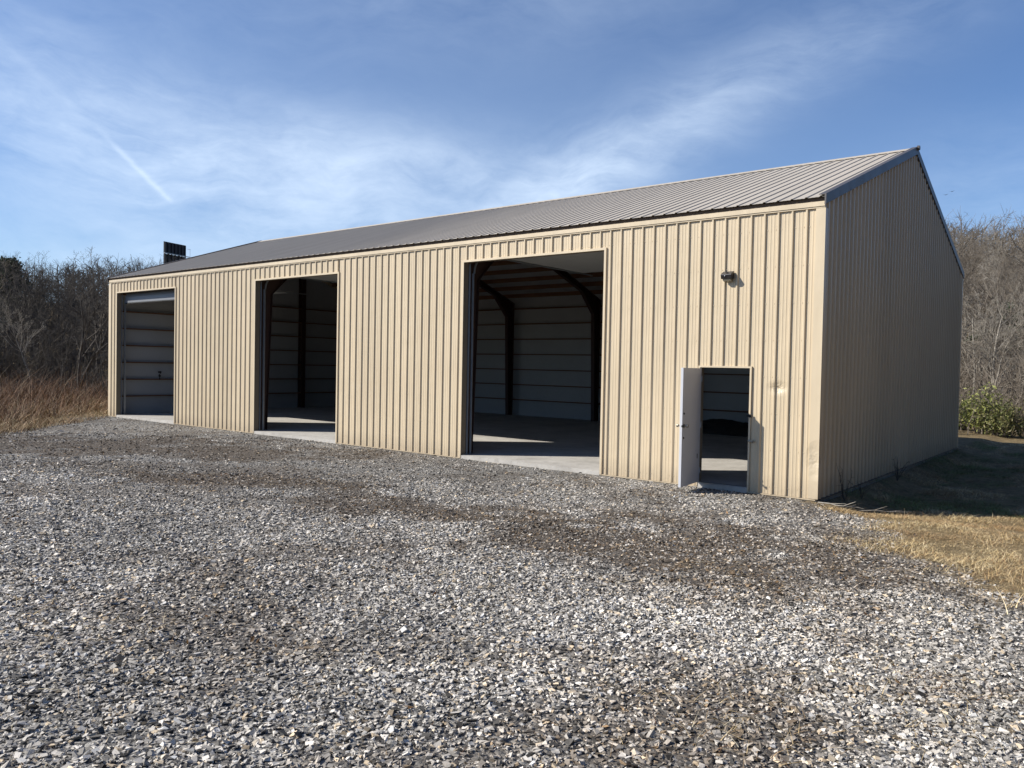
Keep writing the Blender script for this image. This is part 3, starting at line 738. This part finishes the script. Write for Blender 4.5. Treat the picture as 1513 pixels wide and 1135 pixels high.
for row, (fw_, du) in enumerate([(40, 70), (48, 58), (57, 46), (68, 36), (80, 28)]):
    u = 1335+row*7
    while u < 1690:
        f_ = fw_+rng.normal(0, 2.)
        key = ('s', 0) if (row < 2 and rng.random() < .4) else (('g', int(rng.integers(4))) if rng.random() < .85 else ('p', 0))
        vt = 316+rng.random()*14+(18 if row < 2 else 0)
        cap = zat(u, vt, f_)-float(gz(*fl(f_, (u-756)/FPX*f_)))
        s_ = min(1.4, cap/HT[key])*rng.uniform(.86, 1.03)
        if key[0] == 's': s_ = rng.uniform(.7, 1.1)
        place(key, u+rng.normal(0, 8), f_, s_, label=LBR, group=GRR)
        u += du*rng.uniform(.7, 1.3)
place(('p', 1), 1446, 33, SC_(('p', 1), 1446, 375, 33), rot=2.0, label='pale barked leafless tree with several stems just behind the right corner')
place(('g', 1), 1530, 31, SC_(('g', 1), 1530, 400, 31), rot=.6, label='leafless tree reaching in from the right edge over the green shrub')
# distant wooded slopes as one mass each
def farwood(name, u0, u1, f0, f1, n, mat, label, hmin, hmax, twigs=26, cap=.2):
    segs = []
    for i in range(n):
        f_ = rng.uniform(f0, f1); u = rng.uniform(u0, u1); x, y = fl(f_, (u-756.5)/FPX*f_); z = float(gz(x, y)); h = min(rng.uniform(hmin, hmax), (zat(u, cap, f_)-z)*rng.uniform(.85, 1.0))
        if h < 3: continue
        top = np.array([x+rng.normal(0, .4), y+rng.normal(0, .4), z+h]); b0 = np.array([x, y, z-.3])
        segs.append((*b0, *top, .13, .03))
        for j in range(twigs):
            t = rng.uniform(.2, 1); p = b0+(top-b0)*t; L_ = rng.uniform(.12, .32)*h*(1.15-t*.7); a = rng.random()*6.28; e = rng.uniform(.2, 1.2)
            d = np.array([math.cos(a)*math.cos(e), math.sin(a)*math.cos(e), math.sin(e)]); q = p+d*L_
            segs.append((*p, *q, .045, .012))
            for k_ in range(3):
                t2 = rng.uniform(.3, 1); p2 = p+d*L_*t2; d2 = d+rng.normal(0, .5, 3); q2 = p2+d2*L_*.45; segs.append((*p2, *q2, .022, .008))
    V, Q = tubes(segs, 3); o = npmesh(name, V, Q, mat); tag(o, label, kind='stuff'); return o
farwood('distant_wood', -160, 420, 74, 125, 330, MAT['bark_dark'], 'far off leafless wood behind the left hand trees', 9, 14, 16, 392)
farwood('distant_wood', 1290, 1720, 86, 190, 650, MAT['bark_grey'], 'far off leafless wood covering the right hand hillside', 10, 15, 22, 326)
segs = []  # unseen wood added on the right to cut sky light on the end wall
for i in range(620):
    x = rng.uniform(14, 44); y = rng.uniform(-12, 24); z = float(gz(x, y)); h = rng.uniform(10, 15); top = np.array([x+rng.normal(0, .5), y+rng.normal(0, .5), z+h]); b0 = np.array([x, y, z-.2]); segs.append((*b0, *top, .16, .04))
    for j in range(24):
        t = rng.uniform(.1, 1); p_ = b0+(top-b0)*t; L_ = rng.uniform(.15, .35)*h*(1.15-t*.7); a = rng.random()*6.28; e = rng.uniform(.2, 1.2); d = np.array([math.cos(a)*math.cos(e), math.sin(a)*math.cos(e), math.sin(e)]); segs.append((*p_, *(p_+d*L_), .06, .02))
        for k_ in range(3):
            p2 = p_+d*L_*rng.uniform(.3, 1); segs.append((*p2, *(p2+(d+rng.normal(0, .5, 3))*L_*.45), .03, .012))
V, Q = tubes(segs, 3); tag(npmesh('sky_screen_wood', V, Q, MAT['bark_dark']), 'added unseen leafless wood on the right, screening low sky from the end wall', kind='stuff')
def thicket(name, u0, u1, f0, f1, n, h0, h1, mat, label):
    segs = []
    f_ = rng.uniform(f0, f1, n); u = rng.uniform(u0, u1, n); X, Y = fl(f_, (u-756.5)/FPX*f_); Z = gz(X, Y)
    for x, y, z in zip(X, Y, Z):
        h = rng.uniform(h0, h1); p = np.array([x, y, z-.1]); d = rng.normal(0, .28, 3); d[2] = 1
        for j in range(4):
            q = p+d*h/4; segs.append((*p, *q, .022*(1-j*.22), .022*(1-(j+1)*.22)+.002))
            for _ in range(3):
                d2 = d*.6+rng.normal(0, .6, 3); segs.append((*q, *(q+d2*h*.2), .009, .004))
            d = d+rng.normal(0, .22, 3); p = q
    V, Q = tubes(segs, 3); o = npmesh(name, V, Q, mat); tag(o, label, kind='stuff'); return o
thicket('undergrowth', -160, 172, 36, 60, 800, 1.0, 2.8, MAT['bark_dark'], 'tangled leafless undergrowth beneath the left wood')
thicket('undergrowth', 1330, 1680, 27, 60, 1300, 1.0, 3.0, MAT['bark_grey'], 'tangled leafless undergrowth behind the right corner of the barn')

# leafy plants
def leafy(V0, size, cols, wts, name, parent, flat=.3):
    n = len(V0); nrm = rng.normal(0, 1, (n, 3)); nrm /= np.linalg.norm(nrm, axis=1, keepdims=True)
    a = np.cross(nrm, rng.normal(0, 1, (n, 3))); a /= np.linalg.norm(a, axis=1, keepdims=True); c = np.cross(nrm, a); s = (size*np.exp(rng.normal(0, .3, n)))[:, None]
    V = np.stack([V0-a*s, V0-c*s*.42+nrm*s*.12, V0+a*s, V0+c*s*.42+nrm*s*.12], 1); Q = np.arange(n*4).reshape(-1, 4)
    return npmesh(name, V.reshape(-1, 3), Q, MAT['leaf'], parent, attrs={'tone': ('POINT', 'FLOAT_COLOR', np.repeat(tones(n, cols, wts, .3), 4, 0))})
m, b, p = newmat('leaf', (.1, .2, .05), .5, 0, .3); a = b.node('ShaderNodeAttribute'); a.attribute_name = 'tone'; b.put(p.inputs['Base Color'], a.outputs['Color'])
p.inputs['Subsurface Weight'].default_value = 0
tr = b.node('ShaderNodeBsdfTranslucent'); b.put(tr.inputs[0], a.outputs['Color']); mx = b.node('ShaderNodeMixShader'); mx.inputs[0].default_value = .35
b.l.new(p.outputs[0], mx.inputs[1]); b.l.new(tr.outputs[0], mx.inputs[2]); b.l.new(mx.outputs[0], b.n['Material Output'].inputs[0]); MAT['leaf'] = m
def shrub(u, f_, h, r, label, nleaf=2600, cols=((.2, .22, .06), (.3, .31, .1), (.11, .13, .04), (.38, .36, .16))):
    x, y = fl(f_, (u-756.5)/FPX*f_); e = empty('shrub', (x, y, float(gz(x, y)))); tag(e, label, 'shrub', 'leafy shrubs behind the right corner')
    segs = []; pts = []
    for i in range(34):
        a = rng.random()*6.28; q = r*rng.random()**.6; top = np.array([math.cos(a)*q, math.sin(a)*q, h*(1-.45*(q/r)**2)*rng.uniform(.75, 1.1)]); b0 = top*np.array([.35, .35, 0]); segs.append((*b0, *top, .012, .004))
        k = int(nleaf/34); t = rng.uniform(.12, 1.02, k)**.75; pts.append(b0+(top-b0)*t[:, None]+rng.normal(0, .09*r+.03, (k, 3))*np.array([1, 1, .8]))
    V, Q = tubes(segs, 4); npmesh('stem', V, Q, MAT['bark_dark'], e); P = np.concatenate(pts); P[:, 2] = np.abs(P[:, 2]); leafy(P, .05, cols, [3, 3, 3, 1], 'foliage', e)
shrub(1452, 28, 1.75, .95, 'bright green leafy shrub right behind the far corner of the barn', 1700)
shrub(1484, 27.2, 1.15, .8, 'lower dull green shrub at the right of the tall green one', 1800, ((.16, .18, .06), (.2, .19, .08), (.09, .1, .04), (.3, .27, .13)))
shrub(1428, 29.5, 1.25, .6, 'small green shrub half hidden by the barn end wall', 1300, ((.12, .17, .04), (.18, .2, .07), (.08, .1, .03), (.28, .27, .12)))
shrub(1530, 29, 1.5, 1.1, 'straggly olive shrub at the right edge of the turf', 1600, ((.15, .15, .06), (.2, .17, .08), (.09, .09, .04), (.3, .25, .13)))
def evergreen(u, f_, h, r, label, base=.25, n=9000, rotn=0):
    x, y = fl(f_, (u-756.5)/FPX*f_); e = empty('evergreen_tree', (x, y, float(gz(x, y)))); tag(e, label, 'tree')
    V, Q = tubes([(0, 0, -.3, 0, 0, h*.5, .2, .14), (0, 0, h*.5, 0, 0, h*.96, .14, .02)], 7); npmesh('trunk', V, Q, MAT['bark_dark'], e)
    P = []; segs = []
    for i in range(70):
        t = rng.uniform(base, .97); rad = r*min(1, (1-t)*2.0+.12)*rng.uniform(.55, 1.1); a = rng.random()*6.28
        p0 = np.array([0, 0, t*h]); p1 = np.array([math.cos(a)*rad, math.sin(a)*rad, t*h+rad*.18]); segs.append((*p0, *p1, .035, .01))
        k = n//70; s = rng.random(k)**.6; P.append(p0+(p1-p0)*s[:, None]+rng.normal(0, .3, (k, 3))*np.array([1, 1, .55]))
    V, Q = tubes(segs, 4); cr = npmesh('crown', V, Q, MAT['bark_dark'], e)
    leafy(np.concatenate(P), .13, ((.02, .04, .015), (.035, .06, .02), (.015, .025, .012)), [3, 2, 2], 'needles', cr)
evergreen(12, 62, 9.0, 2.4, 'dark evergreen rising above the left wood at the photo edge', .35)
evergreen(1497, 52, 6.4, 2.6, 'dark evergreen low among the bare trees on the right slope', .1)

xr, yr, fr = scatter(2.2, 16, 9); k = (gravel_mask(xr, yr) > .3) & (yr < -.15) & (rng.random(len(xr)) < .25+.75*dirt(xr, yr)); xr = xr[k]; yr = yr[k]
lv = leafy(np.stack([xr, yr, gz(xr, yr)+.012], -1), .017, ((.14, .07, .03), (.22, .13, .06), (.08, .045, .025)), [3, 2, 2], 'dead_leaves', None)
tag(lv, 'brown dead leaf scraps scattered over the gravel', kind='stuff')
# billboard seen from behind, on steel posts beyond the barn
fb = 285.; ub = 240.; x0, y0 = fl(fb, (ub-756.5)/FPX*fb); fb2 = fb*1.034; x1, y1 = fl(fb2, (271.5-756.5)/FPX*fb2)
zt = CZ+fb*(572-400)/FPX*1.0
bb = empty('billboard', (x0, y0, float(gz(x0, y0)))); tag(bb, 'dark back of a billboard with a catwalk standing beyond the roof', 'billboard')
bb.rotation_euler = (0, 0, math.atan2(y1-y0, x1-x0)); WB = math.hypot(x1-x0, y1-y0); zb = bb.location.z
# top edge height above horizon, from the camera height
ztop_ = zat(240, 356.5, fb)-zb
MAT['bbd'] = simple('dark_painted_steel', (.02, .023, .03), .6, .2, .2, 1)
mb = MB(); mb.box(0, WB, -.1, .1, ztop_-4.1, ztop_); mb.build('upper_panel', MAT['bbd'], bb)
mb = MB(); mb.box(0, WB, -.1, .1, ztop_-8.6, ztop_-4.35); mb.build('lower_panel', MAT['bbd'], bb)
for i in range(7):
    mb = MB(); xx = .2+i*(WB-.4)/6; mb.box(xx-.12, xx+.12, -.5, -.1, ztop_-8.6, ztop_-.1); mb.build('upright', MAT['bbd'], bb)
mb = MB(); mb.box(-.9, WB+1.1, -1.5, -.5, ztop_-4.3, ztop_-4.15); mb.build('catwalk', MAT['galv'], bb)
mb = MB(); mb.tube((WB+1., -1.4, ztop_-8), (WB+1., -1.4, ztop_-1.2), .05); mb.tube((WB, -1., ztop_-1.4), (WB+1.1, -1.4, ztop_-1.4), .05); mb.build('ladder_rail', MAT['galv'], bb)
for xx in (WB*.25, WB*.75):
    mb = MB(); mb.box(xx-.25, xx+.25, .1, .6, -1, ztop_-2); mb.build('post', MAT['bbd'], bb)

# fallen twigs and weeds at the right corner
def weed(x, y, h, label, nb=7):
    R = np.random.default_rng(int(abs(x*100))+5); segs = []
    for i in range(nb):
        p = np.zeros(3); d = np.array([R.normal(0, .25), R.normal(0, .25), 1.]); hh = h*R.uniform(.5, 1)
        for j in range(4):
            q = p+d*hh/4; segs.append((*p, *q, .004, .003)); 
            for _ in range(2): segs.append((*q, *(q+(d*.4+R.normal(0, .5, 3))*hh*.12), .0025, .0015))
            d = d+R.normal(0, .15, 3); p = q
    V, Q = tubes(segs, 4); o = npmesh('dead_weed', V, Q, MAT['bark_dark']); o.location = (x, y, float(gz(x, y))); tag(o, label, 'weed', 'dead weeds along the end wall'); return o
weed(.22, .75, .55, 'dead weed stalks against the end wall nearest the front corner')
weed(.3, 1.5, .35, 'short dead weed against the end wall, second from the front corner')
weed(.25, 4.2, .5, 'thin dead weed halfway along the end wall')
def branch(x, y, a, L_, label, z=.05):
    R = np.random.default_rng(int(abs(x*77))); segs = []; p = np.zeros(3); d = np.array([math.cos(a), math.sin(a), .06])
    for j in range(7):
        q = p+d*L_/7; q[2] = max(q[2], 0); segs.append((*p, *q, .011*(1-j/9), .011*(1-(j+1)/9)))
        if j in (1, 3, 4): d2 = d+R.normal(0, .6, 3); d2[2] = abs(d2[2])*.7; segs.append((*q, *(q+d2*L_*.22), .006, .003))
        d = d+R.normal(0, .12, 3); d[2] = R.normal(0, .08); p = q
    V, Q = tubes(segs, 6); o = npmesh('fallen_branch', V, Q, MAT['bark_pale']); o.location = (x, y, float(gz(x, y))+z); tag(o, label, 'branch', 'fallen branches by the corner'); return o
branch(.12, -.28, -.25, .75, 'pale forked fallen branch lying at the foot of the front corner')
branch(.75, -.35, .5, .7, 'longer thin fallen branch at the edge of the shadow on the turf')

# two birds high over the slope
for (u, el, fb_, lab) in ((1397, 283, 90, 'upper of two tiny dark birds flying over the right wood'), (1388, 288, 92, 'lower of two tiny dark birds flying over the right wood')):
    x, y = fl(fb_, (u-756.5)/FPX*fb_); V = np.array([(0, -.12, 0), (.0, .12, 0), (.08, 0, .03), (-.08, 0, .03), (.3, -.02, .1), (-.3, -.02, .1), (0, 0, -.05)], float)
    me = bpy.data.meshes.new('bird'); me.from_pydata(V.tolist(), [], [(0, 2, 6), (2, 1, 6), (1, 3, 6), (3, 0, 6), (0, 1, 2), (1, 0, 3), (0, 4, 2), (1, 2, 4), (0, 3, 5), (1, 5, 3)]); me.materials.append(MAT['dark'])
    o = bpy.data.objects.new('bird', me); COL.objects.link(o); o.location = (x, y, zat(u, el, fb_)); tag(o, lab, 'bird', 'birds')

# ================================================================== LIGHT AND SKY
SAZ, SEL = 41.5, 35.          # light travels towards (cos, sin) of SAZ, falling at SEL
sd_ = Vector((math.cos(math.radians(SAZ))*math.cos(math.radians(SEL)), math.sin(math.radians(SAZ))*math.cos(math.radians(SEL)), -math.sin(math.radians(SEL))))
sun = bpy.data.lights.new('sun', 'SUN'); sun.energy = 5.0; sun.angle = math.radians(.5); sun.color = (1, .945, .86)
so = bpy.data.objects.new('sun', sun); COL.objects.link(so); so.rotation_euler = sd_.to_track_quat('-Z', 'Y').to_euler()
W = bpy.data.worlds.new('World'); SC.world = W; W.use_nodes = True; b = NB(W.node_tree)
bg = b.n['Background']; bg.inputs['Strength'].default_value = .05
sky = b.node('ShaderNodeTexSky', sky_type='NISHITA'); sky.sun_disc = False; sky.sun_elevation = math.radians(SEL)
sky.sun_rotation = math.atan2(-sd_.x, -sd_.y); sky.altitude = 200; sky.air_density = 1.0; sky.dust_density = .6; sky.ozone_density = 2.2
dirv = b.node('ShaderNodeTexCoord').outputs['Generated']
sep = b.node('ShaderNodeSeparateXYZ'); b.put(sep.inputs[0], dirv)
az = b.m('MULTIPLY', b.m('ARCTAN2', sep.outputs[0], sep.outputs[1]), 57.2958); el = b.m('MULTIPLY', b.m('ARCSINE', sep.outputs[2]), 57.2958)
cmb = b.node('ShaderNodeCombineXYZ'); b.put(cmb.inputs[0], az); b.put(cmb.inputs[1], el); ae = cmb.outputs[0]
def lobe(a0, e0, ra, re, rot, amp):
    c, s = math.cos(math.radians(rot)), math.sin(math.radians(rot))
    da = b.m('SUBTRACT', az, a0); de = b.m('SUBTRACT', el, e0)
    x_ = b.m('DIVIDE', b.m('ADD', b.m('MULTIPLY', da, c), b.m('MULTIPLY', de, s)), ra)
    y_ = b.m('DIVIDE', b.m('SUBTRACT', b.m('MULTIPLY', de, c), b.m('MULTIPLY', da, s)), re)
    r2 = b.m('ADD', b.m('MULTIPLY', x_, x_), b.m('MULTIPLY', y_, y_))
    return b.m('MULTIPLY', b.m('POWER', 2.718, b.m('MULTIPLY', r2, -1)), amp)
lobes = [(-58, 11.5, 17, 4.6, -8, .95), (-47, 14.0, 10, 3.0, -6, .6), (-29, 15.5, 13, 2.6, 27, .55), (-34, 12.8, 7, 3, 20, .55), (-69, 16, 9, 5, -20, .4), (-18, 20, 16, 2.5, 15, .3), (-40, 25, 26, 4, 5, .3), (-7, 11, 9, 4, 5, .35), (-70, 4, 26, 3.5, 0, .5), (-100, 14, 20, 8, 0, .5), (-42, 4, 36, 4, 0, .35)]
env = None
for q in lobes:
    v_ = lobe(*q); env = v_ if env is None else b.m('ADD', env, v_)
warp = b.node('ShaderNodeTexNoise'); b.put(warp.inputs['Vector'], ae); warp.inputs['Scale'].default_value = .09; warp.inputs['Detail'].default_value = 3
wv = b.node('ShaderNodeVectorMath', operation='MULTIPLY_ADD'); b.put(wv.inputs[0], warp.outputs['Color']); wv.inputs[1].default_value = (9, 7, 0); b.put(wv.inputs[2], ae)
n1 = b.noise(b.mapv(wv.outputs[0], (.06, .15, 1), (0, 0, -.35)), 1, 6, .6, .3)
n2 = b.noise(b.mapv(wv.outputs[0], (.11, .45, 1), (0, 0, -.5)), 1, 7, .66, .2)
n3 = b.noise(b.mapv(ae, (.5, .9, 1), (0, 0, .3)), 1, 6, .65, .4)
nn = b.m('ADD', b.m('ADD', b.m('MULTIPLY', n1, .55), b.m('MULTIPLY', n2, .33)), b.m('MULTIPLY', n3, .12))
nn = b.m('MULTIPLY', b.m('SUBTRACT', nn, .33), 2.5, clamp=True)
cl = b.m('MULTIPLY', b.m('MULTIPLY', env, nn), .95, clamp=True)
# the old contrail, upper left
def line(a0, e0, a1, e1, w, amp, soft):
    L_ = math.hypot(a1-a0, e1-e0); ux, uy = (a1-a0)/L_, (e1-e0)/L_
    da = b.m('SUBTRACT', az, a0); de = b.m('SUBTRACT', el, e0)
    t = b.m('ADD', b.m('MULTIPLY', da, ux), b.m('MULTIPLY', de, uy)); d = b.m('SUBTRACT', b.m('MULTIPLY', da, uy), b.m('MULTIPLY', de, ux))
    d = b.m('ADD', d, b.m('MULTIPLY', b.m('SUBTRACT', b.noise(ae, 1.2, 3), .5), .25)); q = b.m('DIVIDE', d, w)
    g = b.m('POWER', 2.718, b.m('MULTIPLY', b.m('MULTIPLY', q, q), -1))
    m1 = b.m('MULTIPLY', b.m('DIVIDE', t, soft, clamp=True), b.m('DIVIDE', b.m('SUBTRACT', L_, t), .5, clamp=True))
    return b.m('MULTIPLY', b.m('MULTIPLY', g, m1), amp)
con = b.m('ADD', line(-66.6, 14.4, -61.9, 10.1, .17, .26, 2.0), line(-76, 21.5, -67.6, 15.2, .3, .07, 3))
veil = b.m('ADD', lobe(-48, 12, 36, 14, 0, .19), lobe(-40, 0, 46, 7, 0, .30))
cl = b.m('ADD', b.m('ADD', cl, con), veil, clamp=True)
tint = b.mix(1, sky.outputs[0], (.98, 1.30, 1.74, 1), 'MULTIPLY')
b.put(bg.inputs['Color'], b.mix(b.m('MULTIPLY', cl, .8), tint, (12., 14.2, 17., 1)))
SC.view_settings.view_transform = 'Standard'; SC.view_settings.look = 'None'; SC.view_settings.gamma = 1; SC.view_settings.exposure = .55
SC.cycles.use_denoising = True
SC.cycles.max_bounces = 6; SC.cycles.diffuse_bounces = 4
SC.render.film_transparent = False
